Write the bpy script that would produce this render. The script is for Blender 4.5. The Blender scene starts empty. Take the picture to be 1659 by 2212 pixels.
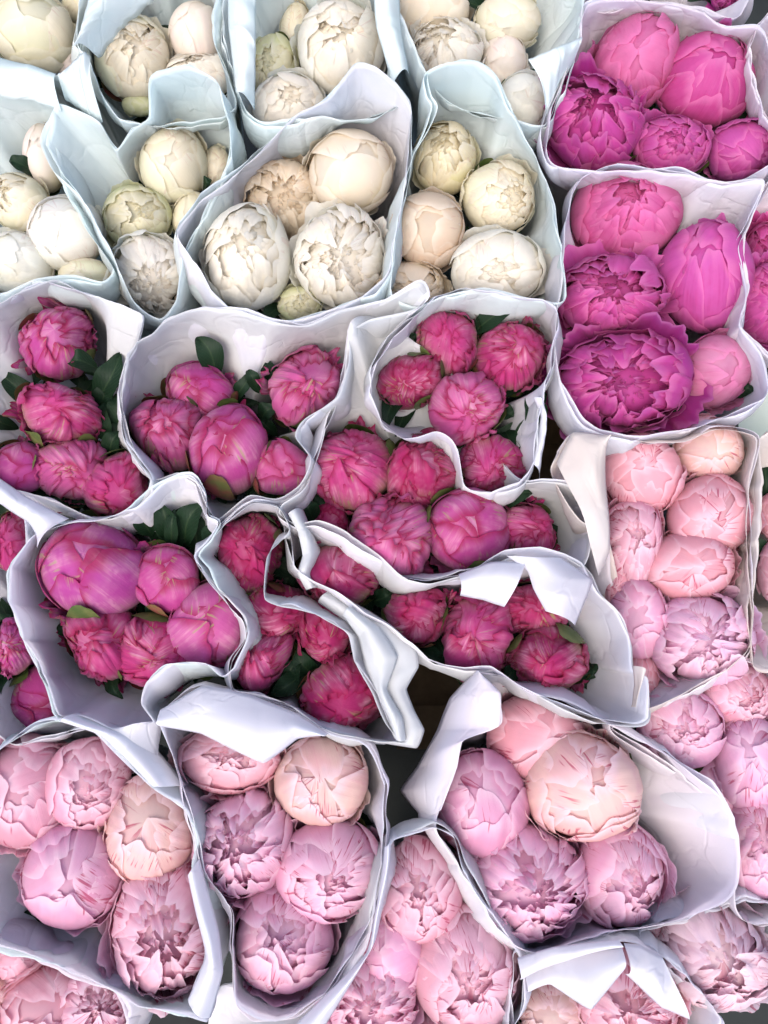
import bpy, math, random
import numpy as np
from mathutils import Vector, Matrix
SC = bpy.context.scene
COL = SC.collection
R_ = math.radians
# ------------------------------------------------------------------ camera, world, sun, exposure
W_, H_ = 1659.0, 2212.0                # picture coordinates used to read places off the photograph
cam = bpy.data.cameras.new('camera'); camo = bpy.data.objects.new('camera', cam); COL.objects.link(camo)
TILT = R_(10.0); DIST = 0.86; HALF = 0.36
camo.rotation_euler = (TILT, 0, 0)
camo.location = (0, -DIST*math.sin(TILT), DIST*math.cos(TILT))
cam.sensor_fit = 'HORIZONTAL'; cam.sensor_width = 36; cam.lens = 18*DIST/HALF
cam.clip_start = 0.01; cam.clip_end = 100
SC.camera = camo
world = bpy.data.worlds.new('World'); SC.world = world; world.use_nodes = True
wn = world.node_tree.nodes; wl = world.node_tree.links
sky = wn.new('ShaderNodeTexSky'); sky.sky_type = 'NISHITA'; sky.sun_disc = False
SUN_EL, SUN_AZ = R_(62), R_(205)
sky.sun_elevation = SUN_EL; sky.sun_rotation = SUN_AZ
sky.air_density = 1.0; sky.dust_density = 4.0; sky.ozone_density = 1.0
wl.new(sky.outputs[0], wn['Background'].inputs[0]); wn['Background'].inputs[1].default_value = 0.15
sun = bpy.data.lights.new('sun', 'SUN'); sun.energy = 1.2; sun.angle = R_(60); sun.color = (1, .95, .89)
suno = bpy.data.objects.new('sun', sun); COL.objects.link(suno)
sd = Vector((math.sin(SUN_AZ)*math.cos(SUN_EL), math.cos(SUN_AZ)*math.cos(SUN_EL), math.sin(SUN_EL)))
suno.rotation_euler = sd.to_track_quat('Z', 'Y').to_euler()
SC.view_settings.view_transform = 'Standard'; SC.view_settings.look = 'None'
SC.view_settings.gamma = 1; SC.view_settings.use_curve_mapping = False
SC.view_settings.exposure = 0.95
SC.cycles.max_bounces = 7; SC.cycles.diffuse_bounces = 6; SC.cycles.transmission_bounces = 4; SC.cycles.glossy_bounces = 1
SC.cycles.caustics_reflective = False; SC.cycles.caustics_refractive = False

CR = np.array(camo.rotation_euler.to_matrix()); CL = np.array(camo.location)
PXM = 2*HALF/W_                        # metres per picture unit on the flower plane
def P(x, y, z):
    """the world point at height z seen at picture place (x, y)"""
    d = CR @ np.array([(x-W_/2)/W_*36, -(y-H_/2)/W_*36, -cam.lens])
    return CL + d*((z-CL[2])/d[2])

# ------------------------------------------------------------------ materials
def newmat(name):
    m = bpy.data.materials.new(name); m.use_nodes = True
    nt = m.node_tree
    for n in list(nt.nodes): nt.nodes.remove(n)
    return m, nt.nodes, nt.links
def nd(ns, t, **kw):
    n = ns.new(t)
    for k, v in kw.items():
        if k.startswith('_'): setattr(n, k[1:], v)
        else:
            key = int(k[1:]) if k[0] == 'i' and k[1:].isdigit() else k
            n.inputs[key].default_value = v
    return n
def math_(ns, ls, op, a, b=None, c=None):
    n = ns.new('ShaderNodeMath'); n.operation = op; n.use_clamp = False
    for i, v in enumerate((a, b, c)):
        if v is None: continue
        if isinstance(v, (int, float)): n.inputs[i].default_value = v
        else: ls.new(v, n.inputs[i])
    return n.outputs[0]
def mixc(ns, ls, f, a, b, mode='MIX'):
    n = ns.new('ShaderNodeMix'); n.data_type = 'RGBA'; n.blend_type = mode
    for s, v in ((n.inputs[0], f), (n.inputs[6], a), (n.inputs[7], b)):
        if isinstance(v, (int, float)): s.default_value = v
        elif isinstance(v, tuple): s.default_value = (*v, 1)
        else: ls.new(v, s)
    return n.outputs[2]
def ramp01(ns, ls, v, a, b):
    n = ns.new('ShaderNodeMapRange'); n.interpolation_type = 'SMOOTHSTEP'
    n.inputs[1].default_value = a; n.inputs[2].default_value = b
    ls.new(v, n.inputs[0]); return n.outputs[0]

def petal_mat(name, edge, edge_amt, vein, vein_amt, base, base_amt, fleck=None, fleck_amt=0.0, transl=0.52, bump=0.25, rough=0.55, veinscale=16):
    m, ns, ls = newmat(name)
    uv = nd(ns, 'ShaderNodeUVMap'); sep = nd(ns, 'ShaderNodeSeparateXYZ'); ls.new(uv.outputs[0], sep.inputs[0])
    t, s = sep.outputs[0], sep.outputs[1]
    oi = nd(ns, 'ShaderNodeObjectInfo')
    comb = nd(ns, 'ShaderNodeCombineXYZ')
    ls.new(math_(ns, ls, 'MULTIPLY', t, float(veinscale)), comb.inputs[0])
    ls.new(math_(ns, ls, 'MULTIPLY', s, 1.6), comb.inputs[1])
    ls.new(math_(ns, ls, 'MULTIPLY', oi.outputs['Random'], 40.0), comb.inputs[2])
    n1 = nd(ns, 'ShaderNodeTexNoise', Scale=1.0, Detail=5.0, Roughness=0.65); ls.new(comb.outputs[0], n1.inputs['Vector'])
    tc = nd(ns, 'ShaderNodeTexCoord')
    n2 = nd(ns, 'ShaderNodeTexNoise', Scale=32.0, Detail=3.0, Roughness=0.6); ls.new(tc.outputs['Object'], n2.inputs['Vector'])
    n3 = nd(ns, 'ShaderNodeTexNoise', Scale=420.0, Detail=2.0); ls.new(tc.outputs['Object'], n3.inputs['Vector'])
    col = oi.outputs['Color']
    # broad tone drift over the bloom
    col = mixc(ns, ls, math_(ns, ls, 'MULTIPLY', ramp01(ns, ls, n2.outputs[0], .35, .7), .55), col, mixc(ns, ls, .5, col, vein))
    # veins running from the claw to the tip
    v = math_(ns, ls, 'MULTIPLY', ramp01(ns, ls, n1.outputs[0], .44, .70), ramp01(ns, ls, n2.outputs[0], .40, .60))
    col = mixc(ns, ls, math_(ns, ls, 'MULTIPLY', v, vein_amt), col, vein)
    # claw of the petal
    b = math_(ns, ls, 'SUBTRACT', 1.0, ramp01(ns, ls, math_(ns, ls, 'ADD', s, math_(ns, ls, 'MULTIPLY', n1.outputs[0], .35)), .35, .85))
    col = mixc(ns, ls, math_(ns, ls, 'MULTIPLY', b, base_amt), col, base)
    # rim of the petal; pale edge colours also paint highlights along it (UV v reaches 1 at the tip, |u| 1 at the sides)
    at = math_(ns, ls, 'ABSOLUTE', math_(ns, ls, 'SUBTRACT', math_(ns, ls, 'MULTIPLY', t, 2.0), 1.0))
    e = math_(ns, ls, 'MAXIMUM', s, at)
    e = ramp01(ns, ls, math_(ns, ls, 'ADD', e, math_(ns, ls, 'MULTIPLY', math_(ns, ls, 'SUBTRACT', n2.outputs[0], .5), .25)), .86, 1.02)
    col = mixc(ns, ls, math_(ns, ls, 'MULTIPLY', e, edge_amt), col, edge)
    if fleck:
        cb = nd(ns, 'ShaderNodeCombineXYZ')
        ls.new(math_(ns, ls, 'MULTIPLY', t, 22.0), cb.inputs[0]); ls.new(math_(ns, ls, 'MULTIPLY', s, 3.0), cb.inputs[1])
        ls.new(math_(ns, ls, 'MULTIPLY', oi.outputs['Random'], 91.0), cb.inputs[2])
        n4 = nd(ns, 'ShaderNodeTexNoise', Scale=1.0, Detail=3.0, Roughness=.5); ls.new(cb.outputs[0], n4.inputs['Vector'])
        n5 = nd(ns, 'ShaderNodeTexNoise', Scale=26.0, Detail=1.0); ls.new(tc.outputs['Object'], n5.inputs['Vector'])
        f = math_(ns, ls, 'MULTIPLY', ramp01(ns, ls, n4.outputs[0], .56, .64), ramp01(ns, ls, n5.outputs[0], .53, .62))
        col = mixc(ns, ls, math_(ns, ls, 'MULTIPLY', f, fleck_amt), col, fleck)
    pr = nd(ns, 'ShaderNodeBsdfPrincipled', Roughness=rough); pr.inputs['Specular IOR Level'].default_value = .28
    if 'Sheen Weight' in pr.inputs: pr.inputs['Sheen Weight'].default_value = .08
    ls.new(col, pr.inputs['Base Color'])
    bp = nd(ns, 'ShaderNodeBump', Strength=bump, Distance=0.0012)
    hsum = math_(ns, ls, 'ADD', n1.outputs[0], math_(ns, ls, 'MULTIPLY', n3.outputs[0], .25))
    ls.new(hsum, bp.inputs['Height']); ls.new(bp.outputs[0], pr.inputs['Normal'])
    tr = nd(ns, 'ShaderNodeBsdfTranslucent'); ls.new(col, tr.inputs[0]); ls.new(bp.outputs[0], tr.inputs['Normal'])
    mx = nd(ns, 'ShaderNodeMixShader', Fac=transl); ls.new(pr.outputs[0], mx.inputs[1]); ls.new(tr.outputs[0], mx.inputs[2])
    out = nd(ns, 'ShaderNodeOutputMaterial'); ls.new(mx.outputs[0], out.inputs[0])
    return m
MATP = {
 'W': petal_mat('cream_petal', (.88,.85,.78), .45, (.85,.78,.60), .18, (.62,.60,.24), .55, (.50,.10,.10), .18, bump=.18),
 'M': petal_mat('magenta_petal', (.86,.32,.60), .50, (.56,.04,.24), .40, (.72,.20,.42), .25, bump=.35),  # lighter edge colour paints highlights on the ruffles
 'T': petal_mat('bud_pink_petal', (.38,.006,.08), .85, (.86,.46,.62), .70, (.58,.50,.26), .75, (.46,.50,.20), .55, bump=.55, veinscale=13),
 'P': petal_mat('blush_petal', (.94,.80,.86), .60, (.80,.38,.50), .22, (.78,.58,.46), .35, (.50,.02,.11), .70, bump=.25),
}
def simple_mat(name, c1, c2, scale, rough=.5, transl=0.0, bump=.2, stretch=None):
    m, ns, ls = newmat(name)
    tc = nd(ns, 'ShaderNodeTexCoord')
    n = nd(ns, 'ShaderNodeTexNoise', Scale=scale, Detail=5.0, Roughness=.6); ls.new(tc.outputs['Object'], n.inputs['Vector'])
    col = mixc(ns, ls, ramp01(ns, ls, n.outputs[0], .35, .68), c1, c2)
    pr = nd(ns, 'ShaderNodeBsdfPrincipled', Roughness=rough); ls.new(col, pr.inputs['Base Color'])
    pr.inputs['Specular IOR Level'].default_value = .35
    bp = nd(ns, 'ShaderNodeBump', Strength=bump, Distance=.001); ls.new(n.outputs[0], bp.inputs['Height']); ls.new(bp.outputs[0], pr.inputs['Normal'])
    out = nd(ns, 'ShaderNodeOutputMaterial')
    if transl:
        tr = nd(ns, 'ShaderNodeBsdfTranslucent'); ls.new(col, tr.inputs[0])
        mx = nd(ns, 'ShaderNodeMixShader', Fac=transl); ls.new(pr.outputs[0], mx.inputs[1]); ls.new(tr.outputs[0], mx.inputs[2]); ls.new(mx.outputs[0], out.inputs[0])
    else: ls.new(pr.outputs[0], out.inputs[0])
    return m
def leaf_mat(name, c1, c2):
    m, ns, ls = newmat(name)
    uv = nd(ns, 'ShaderNodeUVMap'); sep = nd(ns, 'ShaderNodeSeparateXYZ'); ls.new(uv.outputs[0], sep.inputs[0])
    at = math_(ns, ls, 'ABSOLUTE', math_(ns, ls, 'SUBTRACT', sep.outputs[0], .5))
    rib = math_(ns, ls, 'SUBTRACT', 1.0, ramp01(ns, ls, at, .01, .045))
    wv = math_(ns, ls, 'SINE', math_(ns, ls, 'MULTIPLY', math_(ns, ls, 'SUBTRACT', sep.outputs[1], math_(ns, ls, 'MULTIPLY', at, .7)), 60.0))
    sv = ramp01(ns, ls, wv, .8, 1.0)
    tc = nd(ns, 'ShaderNodeTexCoord'); n = nd(ns, 'ShaderNodeTexNoise', Scale=40.0, Detail=3.0); ls.new(tc.outputs['Object'], n.inputs['Vector'])
    col = mixc(ns, ls, n.outputs[0], c1, c2)
    col = mixc(ns, ls, math_(ns, ls, 'MULTIPLY', math_(ns, ls, 'MAXIMUM', rib, math_(ns, ls, 'MULTIPLY', sv, .3)), .5), col, (.03,.055,.022))
    pr = nd(ns, 'ShaderNodeBsdfPrincipled', Roughness=.55); ls.new(col, pr.inputs['Base Color']); pr.inputs['Specular IOR Level'].default_value = .2
    bp = nd(ns, 'ShaderNodeBump', Strength=.4, Distance=.001); ls.new(math_(ns, ls, 'ADD', sv, n.outputs[0]), bp.inputs['Height']); ls.new(bp.outputs[0], pr.inputs['Normal'])
    out = nd(ns, 'ShaderNodeOutputMaterial'); ls.new(pr.outputs[0], out.inputs[0])
    return m
M_LEAF = leaf_mat('dark_green_leaf', (.003,.013,.006), (.008,.026,.010))
M_SEPAL = simple_mat('sepal_green', (.06,.10,.025), (.14,.16,.05), 60, .5, .15)
M_SEPALR = simple_mat('sepal_red_green', (.12,.13,.04), (.26,.06,.06), 45, .5, .15)
M_STEM = simple_mat('stem_green', (.05,.09,.03), (.09,.12,.04), 50, .5)

def paper_mat(name, c, tint, transl=.57):
    m, ns, ls = newmat(name)
    tc = nd(ns, 'ShaderNodeTexCoord')
    n = nd(ns, 'ShaderNodeTexNoise', Scale=9.0, Detail=3.0, Roughness=.5, Distortion=1.2); ls.new(tc.outputs['Object'], n.inputs['Vector'])
    v = nd(ns, 'ShaderNodeTexVoronoi', Scale=13.0); v.feature = 'DISTANCE_TO_EDGE'
    wrp = nd(ns, 'ShaderNodeVectorMath'); wrp.operation = 'ADD'
    sc = nd(ns, 'ShaderNodeVectorMath'); sc.operation = 'SCALE'; sc.inputs[3].default_value = .12
    ls.new(n.outputs[1], sc.inputs[0]); ls.new(tc.outputs['Object'], wrp.inputs[0]); ls.new(sc.outputs[0], wrp.inputs[1]); ls.new(wrp.outputs[0], v.inputs['Vector'])
    crease = ramp01(ns, ls, v.outputs['Distance'], 0.0, .05)
    nf = nd(ns, 'ShaderNodeTexNoise', Scale=900.0, Detail=2.0); ls.new(tc.outputs['Object'], nf.inputs['Vector'])
    col = mixc(ns, ls, ramp01(ns, ls, n.outputs[0], .35, .7), c, tint)
    col = mixc(ns, ls, math_(ns, ls, 'MULTIPLY', nf.outputs[0], .05), col, (.6,.6,.62))
    pr = nd(ns, 'ShaderNodeBsdfPrincipled', Roughness=.62); ls.new(col, pr.inputs['Base Color']); pr.inputs['Specular IOR Level'].default_value = .3
    h = math_(ns, ls, 'ADD', math_(ns, ls, 'MULTIPLY', crease, .20), math_(ns, ls, 'ADD', math_(ns, ls, 'MULTIPLY', n.outputs[0], 2.2), math_(ns, ls, 'MULTIPLY', nf.outputs[0], .04)))
    bp = nd(ns, 'ShaderNodeBump', Strength=.55, Distance=.004); ls.new(h, bp.inputs['Height']); ls.new(bp.outputs[0], pr.inputs['Normal'])
    tr = nd(ns, 'ShaderNodeBsdfTranslucent'); ls.new(col, tr.inputs[0])
    mx = nd(ns, 'ShaderNodeMixShader', Fac=transl); ls.new(pr.outputs[0], mx.inputs[1]); ls.new(tr.outputs[0], mx.inputs[2])
    out = nd(ns, 'ShaderNodeOutputMaterial'); ls.new(mx.outputs[0], out.inputs[0])
    return m
PAPER = {
 'c': paper_mat('cool_white_paper', (.85,.92,.92), (.88,.92,.92)),
 'l': paper_mat('lavender_white_paper', (.87,.875,.92), (.90,.885,.91)),
 'n': paper_mat('neutral_white_paper', (.80,.81,.82), (.84,.84,.84)),
 'w': paper_mat('warm_white_paper', (.84,.78,.74), (.87,.83,.81)),
 'k': paper_mat('pinkish_white_paper', (.89,.85,.90), (.90,.87,.89)),
 'g': paper_mat('greenish_white_paper', (.84,.88,.85), (.87,.89,.87)),
}

# ------------------------------------------------------------------ mesh helpers
def mesh_obj(name, V, F, mat, parent=None, UV=None, color=None, smooth=True):
    """F: (n,4) int array; UV: per vertex"""
    me = bpy.data.meshes.new(name)
    V = np.asarray(V, dtype=np.float32); F = np.asarray(F, dtype=np.int32)
    me.vertices.add(len(V)); me.vertices.foreach_set('co', V.ravel())
    me.loops.add(F.size); me.loops.foreach_set('vertex_index', F.ravel())
    me.polygons.add(len(F)); me.polygons.foreach_set('loop_start', np.arange(0, F.size, F.shape[1], dtype=np.int32))
    me.polygons.foreach_set('use_smooth', np.full(len(F), smooth))
    if UV is not None:
        l = me.uv_layers.new(name='UVMap'); l.data.foreach_set('uv', np.asarray(UV, dtype=np.float32)[F.ravel()].ravel())
    me.update(calc_edges=True)
    me.materials.append(mat)
    o = bpy.data.objects.new(name, me); COL.objects.link(o)
    if parent is not None: o.parent = parent
    if color is not None: o.color = (*color, 1)
    return o
def grid_faces(nv, nu, closed=False):
    j = np.arange(nv-1)[:, None]; n = nu if closed else nu-1
    i = np.arange(n)[None, :]; i2 = (i+1) % nu
    return np.stack([j*nu+i, j*nu+i2, (j+1)*nu+i2, (j+1)*nu+i], -1).reshape(-1, 4)
class Geo:
    def __init__(s): s.V = []; s.F = []; s.U = []; s.n = 0
    def add(s, V, F, U):
        s.V.append(V); s.F.append(F+s.n); s.U.append(U); s.n += len(V)
    def out(s): return np.concatenate(s.V), np.concatenate(s.F), np.concatenate(s.U)
def empty(name, loc, label, cat, group=None):
    o = bpy.data.objects.new(name, None); COL.objects.link(o); o.location = loc; o.empty_display_size = .02
    o['label'] = label; o['category'] = cat
    if group: o['group'] = group
    return o
def lump(rng, n=7, fmin=1.5, fmax=4.5):
    K = rng.normal(size=(n, 3)); K /= np.linalg.norm(K, axis=1)[:, None]; K *= rng.uniform(fmin, fmax, (n, 1)); ph = rng.uniform(0, 6.28, n)
    def f(p): return np.sin(p @ K.T + ph).sum(-1)/n**.5
    return f

# ------------------------------------------------------------------ one petal on an ellipsoid
def petal(rng, R, th0, th1, phi, W, lift=0., curl=0., edge=0., side=.03, ripple=0., rk=3., notch=.08, lumpf=None, lamp=.02, crink=0., nu=15, nv=17, az=1., tipdrop=.25, off=(0, 0, 0), tilt=0.):
    t = np.linspace(-1, 1, nu)[None, :]; s = np.linspace(0, 1, nv)[:, None]
    ph = rng.uniform(0, 6.28, 6)
    nz = (np.sin(t*3.1*rk/2+ph[0])+.6*np.sin(t*6.7*rk/2+ph[1])+.16*np.sin(t*15+ph[2]))/2
    cut = 1.3*max(0., rng.uniform(-1., 1.))
    smax = 1-tipdrop*np.abs(t)**2.6+notch*nz - notch*cut*np.exp(-(t-rng.uniform(-.4, .4))**2/.02)
    S = s*smax; T = t+0*s
    th = th0+(th1-th0)*S
    w = W*np.sin(np.pi*(.10+.52*np.clip(S, 0, 1.1)))**.8
    wob = 1+.06*np.sin(S*7+ph[3])*np.sign(T)*np.abs(T)
    b = T*w*wob
    d = np.stack([np.sin(th)*math.cos(phi), np.sin(th)*math.sin(phi), -np.cos(th)], -1)
    e = np.array([-math.sin(phi), math.cos(phi), 0])
    p = np.cos(b)[..., None]*d+np.sin(b)[..., None]*e
    if tilt:
        ax = rng.normal(size=2); ax /= np.linalg.norm(ax); an = R_(rng.uniform(.3, 1)*tilt)
        kx, ky = ax; c_, s_ = math.cos(an), math.sin(an)
        RM_ = np.array([[c_+kx*kx*(1-c_), kx*ky*(1-c_), ky*s_], [kx*ky*(1-c_), c_+ky*ky*(1-c_), -kx*s_], [-ky*s_, kx*s_, c_]])
        p = p @ RM_.T
    r = 1+lift*S+curl*np.clip(S, 0, 1.2)**6+edge*np.abs(T)**4*S+side*T*S**.5
    r = r+ripple*S**2*(np.sin(T*3.1*rk+ph[4])+.5*np.sin(T*7.3*rk+ph[5]+3*S))*(.35+.65*np.abs(T)**.5)
    if crink: r = r+crink*S*(np.sin(T*11+ph[2]+2*np.sin(S*4+ph[1]))*.6+np.sin(T*23+ph[0]+S*5)*.25+.5*np.sin(S*9+ph[5]+T*4))
    if lumpf is not None: r = r*(1+lamp*lumpf(p))
    p = p*(R*r)[..., None]; p[..., 2] *= az
    p = p+np.array(off)
    U = np.stack([(T+1)/2, s+0*T], -1)
    return p.reshape(-1, 3), grid_faces(nv, nu), U.reshape(-1, 2)
def ball(R, az, lumpf, lamp, n=20, m=14, off=(0, 0, 0)):  # solid core added inside the bloom to stop light passing through
    a = np.linspace(0, 2*np.pi, n, endpoint=False)[None, :]; th = np.linspace(.002, np.pi-.002, m)[:, None]
    p = np.stack([np.sin(th)*np.cos(a), np.sin(th)*np.sin(a), -np.cos(th)+0*a], -1)
    p = p*(R*(1+lamp*lumpf(p)))[..., None]; p[..., 2] *= az; p += np.array(off)
    U = np.stack([.5+.2*np.cos(a)+0*th, .62+.15*th/np.pi+0*a], -1)
    return p.reshape(-1, 3), grid_faces(m, n, True), U.reshape(-1, 2)
def rosette(rng, g, rings, ripple, lf, hue, top=1., az=.95, notch=.12, th=(118, 140), z0=0.):
    for (f, n, Wd) in rings:
        p0 = rng.uniform(0, 6.28)
        for i in range(n):
            ph = p0+6.283*i/n+rng.uniform(-.25, .25)
            t1 = R_(rng.uniform(*th)+(1-f)*9)
            g.add(*petal(rng, f, R_(40), t1, ph, R_(Wd*rng.uniform(.8, 1.25)), tilt=11, lift=rng.uniform(-.04, .08), curl=rng.uniform(-.08, .22 if hue == 'M' else .12), side=rng.uniform(.03, .10), ripple=(1 if hue == 'M' else .75)*ripple/max(f, .4)*rng.uniform(.6, 1.3),
                         rk=rng.uniform(1.5, 3.2), notch=notch, lumpf=lf, lamp=.05, nu=13, nv=11, az=top*az/max(f, .12)*(.87+.13*f), tipdrop=.3, off=(rng.uniform(-.03, .03), rng.uniform(-.03, .03), z0)))

def bloom(kind, rng, hue):
    """returns outer petals [(V,F,U)], inner geometry, sepals; unit radius, opening towards +Z"""
    outer, sep = [], []; g = Geo()
    lf = lump(rng); tw = rng.uniform(0, 6.28)
    crk = {'W': .008, 'M': .015, 'T': .038, 'P': .011}[hue]; la = {'W': .030, 'M': .045, 'T': .095, 'P': .036}[hue]; gd = {'W': 1., 'M': 2.0, 'T': 1.2, 'P': 1.2}[hue]
    if kind == 'B':      # closed ball of wrapped petals
        az = rng.uniform(.98, 1.1)
        many = hue in 'PM'
        g.add(*ball(.875, az, lf, la, 28, 20))
        for i in range(11 if many else 7):
            g.add(*petal(rng, .885+.0055*i, R_(30), R_(rng.uniform(138, 182)), tw+i*2.4, R_(rng.uniform(20, 38) if many else rng.uniform(30, 50)), tilt=17, lift=.01, curl=.02, side=.02, ripple=.008 if many else .003, crink=crk*.7, lumpf=lf, lamp=la, az=az, notch=.06 if many else .04, nu=23, nv=21, tipdrop=.34))
        for i in range(9 if many else 7):
            outer.append(petal(rng, .94+.0065*i, R_(12), R_(rng.uniform(102, 158)), tw+1+i*2.4+rng.uniform(-.3, .3), R_(rng.uniform(26, 50) if many else rng.uniform(36, 58)), tilt=14, lift=.0, curl=rng.uniform(.0, .04), edge=rng.uniform(-.01, .015), side=.02, crink=crk, ripple=.012 if many else .004, lumpf=lf, lamp=la, az=az, notch=rng.uniform(.03, .08) if many else .035, nu=27, nv=23, tipdrop=.34))
        for i in range(4):
            outer.append(petal(rng, 1.0, R_(8), R_(rng.uniform(84, 116)), tw+i*2.1+rng.uniform(-.3, .3), R_(rng.uniform(28, 46)), tilt=12, lift=.02*gd, curl=.06*gd, crink=crk*1.5, ripple=.03*gd, lumpf=lf, lamp=la, az=az, notch=.08, nu=25, nv=21))
    elif kind == 'H':    # half open: a cup with a ruffled opening
        az = rng.uniform(.92, 1.02)
        g.add(*ball(.76 if hue == 'M' else .79, .92, lf, la, 26, 18, off=(0, 0, -.02)))
        rosette(rng, g, [(.85, 9, 25), (.78, 9, 23), (.69, 9, 22), (.59, 8, 23), (.48, 7, 25), (.37, 6, 28), (.26, 5, 33), (.16, 4, 40), (.08, 3, 50)], .032, lf, hue, az=.90, th=(132, 162), notch=.08)
        for i in range(5):
            g.add(*petal(rng, .87+.007*i, R_(20), R_(rng.uniform(134, 156)), tw+i*2.4, R_(rng.uniform(32, 46)), lift=-.0, curl=-.02, edge=-.01, side=.02, crink=crk*1.3, ripple=.010, tilt=9, lumpf=lf, lamp=la, az=az, notch=.08, nu=25, nv=19))
        for i in range(7):
            outer.append(petal(rng, .93+.008*i, R_(12), R_(rng.uniform(112, 148)), tw+1+i*2.4+rng.uniform(-.3, .3), R_(rng.uniform(34, 54)), lift=.0, curl=rng.uniform(-.02, .03), edge=rng.uniform(-.01, .02), side=.02, crink=crk, ripple=.010, tilt=9, lumpf=lf, lamp=la, az=az, notch=rng.uniform(.03, .09), nu=27, nv=23))
        for i in range(3):
            outer.append(petal(rng, 1.0, R_(8), R_(rng.uniform(80, 112)), tw+i*2.1, R_(rng.uniform(32, 46)), lift=.03*gd, curl=.08*gd, crink=crk*1.5, ripple=.035*gd, tilt=9, lumpf=lf, lamp=la, az=az, notch=.08, nu=23, nv=19))
    elif kind == 'O':    # open and ruffled
        az = .88
        g.add(*ball(.74 if hue == 'M' else .77, .86, lf, la, 26, 18, off=(0, 0, -.03)))
        rosette(rng, g, [(.91, 12, 20), (.85, 12, 19), (.78, 12, 18), (.71, 11, 18), (.63, 10, 18), (.54, 9, 19), (.45, 8, 20), (.36, 7, 22), (.27, 6, 26), (.18, 5, 32), (.09, 4, 44)], .055, lf, hue, az=.92, th=(116, 158), notch=.12)
        for i in range(7):
            outer.append(petal(rng, .94+.008*i, R_(14), R_(rng.uniform(100, 130)), tw+1+i*2.4+rng.uniform(-.2, .2), R_(rng.uniform(34, 46)), lift=.0, curl=rng.uniform(-.02, .05), edge=.01, crink=crk*1.3, ripple=.022, tilt=7, lumpf=lf, lamp=la, az=az, notch=rng.uniform(.04, .10), nu=27, nv=21))
        for i in range(5):
            outer.append(petal(rng, 1.0, R_(8), R_(rng.uniform(82, 112)), tw+i*1.7, R_(rng.uniform(30, 46)), lift=.05*gd, curl=.11*gd, crink=crk*1.5, ripple=.045*gd, tilt=7, lumpf=lf, lamp=la, az=az, notch=.09, nu=25, nv=21))
    elif kind == 'C':    # smooth tight bud (pink)
        az = rng.uniform(1.05, 1.15)
        g.add(*ball(.88, az, lf, la*.6, 28, 20))
        for i in range(4):
            g.add(*petal(rng, .895+.007*i, R_(30), R_(rng.uniform(160, 188)), tw+i*2.1, R_(rng.uniform(46, 62)), edge=-.01, side=.02, crink=crk*.35, tilt=12, lumpf=lf, lamp=la*.6, az=az, notch=.04, nu=23, nv=23))
        for i in range(5):
            outer.append(petal(rng, .93+.010*i, R_(12), R_(rng.uniform(112, 172)), tw+1+i*2.4, R_(rng.uniform(42, 66)), curl=.02, edge=.01, side=.02, crink=crk*.4, tilt=12, lumpf=lf, lamp=la*.6, az=az, notch=rng.uniform(.03, .08), nu=27, nv=25))
        for i in range(2):
            outer.append(petal(rng, .98, R_(8), R_(rng.uniform(70, 108)), tw+i*2.8, R_(rng.uniform(16, 28)), lift=.08, curl=.10, crink=crk, ripple=.06, tilt=12, lumpf=lf, lamp=la, az=az, notch=.12, nu=21, nv=19))
    else:                # 'T' tight crinkled bud with green sepals
        az = rng.uniform(1.0, 1.2)
        g.add(*ball(.85, az, lf, la, 28, 20))
        for i in range(7):
            g.add(*petal(rng, .87+.008*i, R_(30), R_(rng.uniform(140, 184)), tw+i*2.4, R_(rng.uniform(24, 44)), edge=.0, side=.03, crink=crk*.9, ripple=.02, tilt=24, lumpf=lf, lamp=la, az=az, notch=.10, nu=25, nv=21))
        for i in range(9):
            outer.append(petal(rng, .925+.009*i, R_(12), R_(rng.uniform(96, 162)), tw+1+i*2.4+rng.uniform(-.4, .4), R_(rng.uniform(20, 46)), lift=-.01, curl=rng.uniform(-.04, .10), edge=rng.uniform(-.01, .05), side=rng.uniform(-.05, .06), crink=crk, ripple=.034, tilt=24, lumpf=lf, lamp=la, az=az, notch=rng.uniform(.06, .16), nu=29, nv=25))
        for i in range(3):
            outer.append(petal(rng, .98, R_(8), R_(rng.uniform(74, 116)), tw+i*2.1+rng.uniform(-.4, .4), R_(rng.uniform(14, 26)), lift=.10, curl=.14, crink=crk*1.4, ripple=.09, tilt=24, lumpf=lf, lamp=la, az=az, notch=.14, nu=23, nv=21))
    ns = {'W': 2, 'M': 2, 'T': 4, 'P': 2}[hue]
    for i in range(ns):
        sep.append(petal(rng, 1.015, R_(4), R_(rng.uniform(76, 124) if hue == 'T' else rng.uniform(50, 84)), tw+.6+i*6.283/ns+rng.uniform(-.5, .5), R_(rng.uniform(20, 32)), lift=.03, curl=.05, lumpf=lf, lamp=la, az=az, notch=.03, nu=11, nv=12, tipdrop=.5))
    return outer, g, sep

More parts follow.
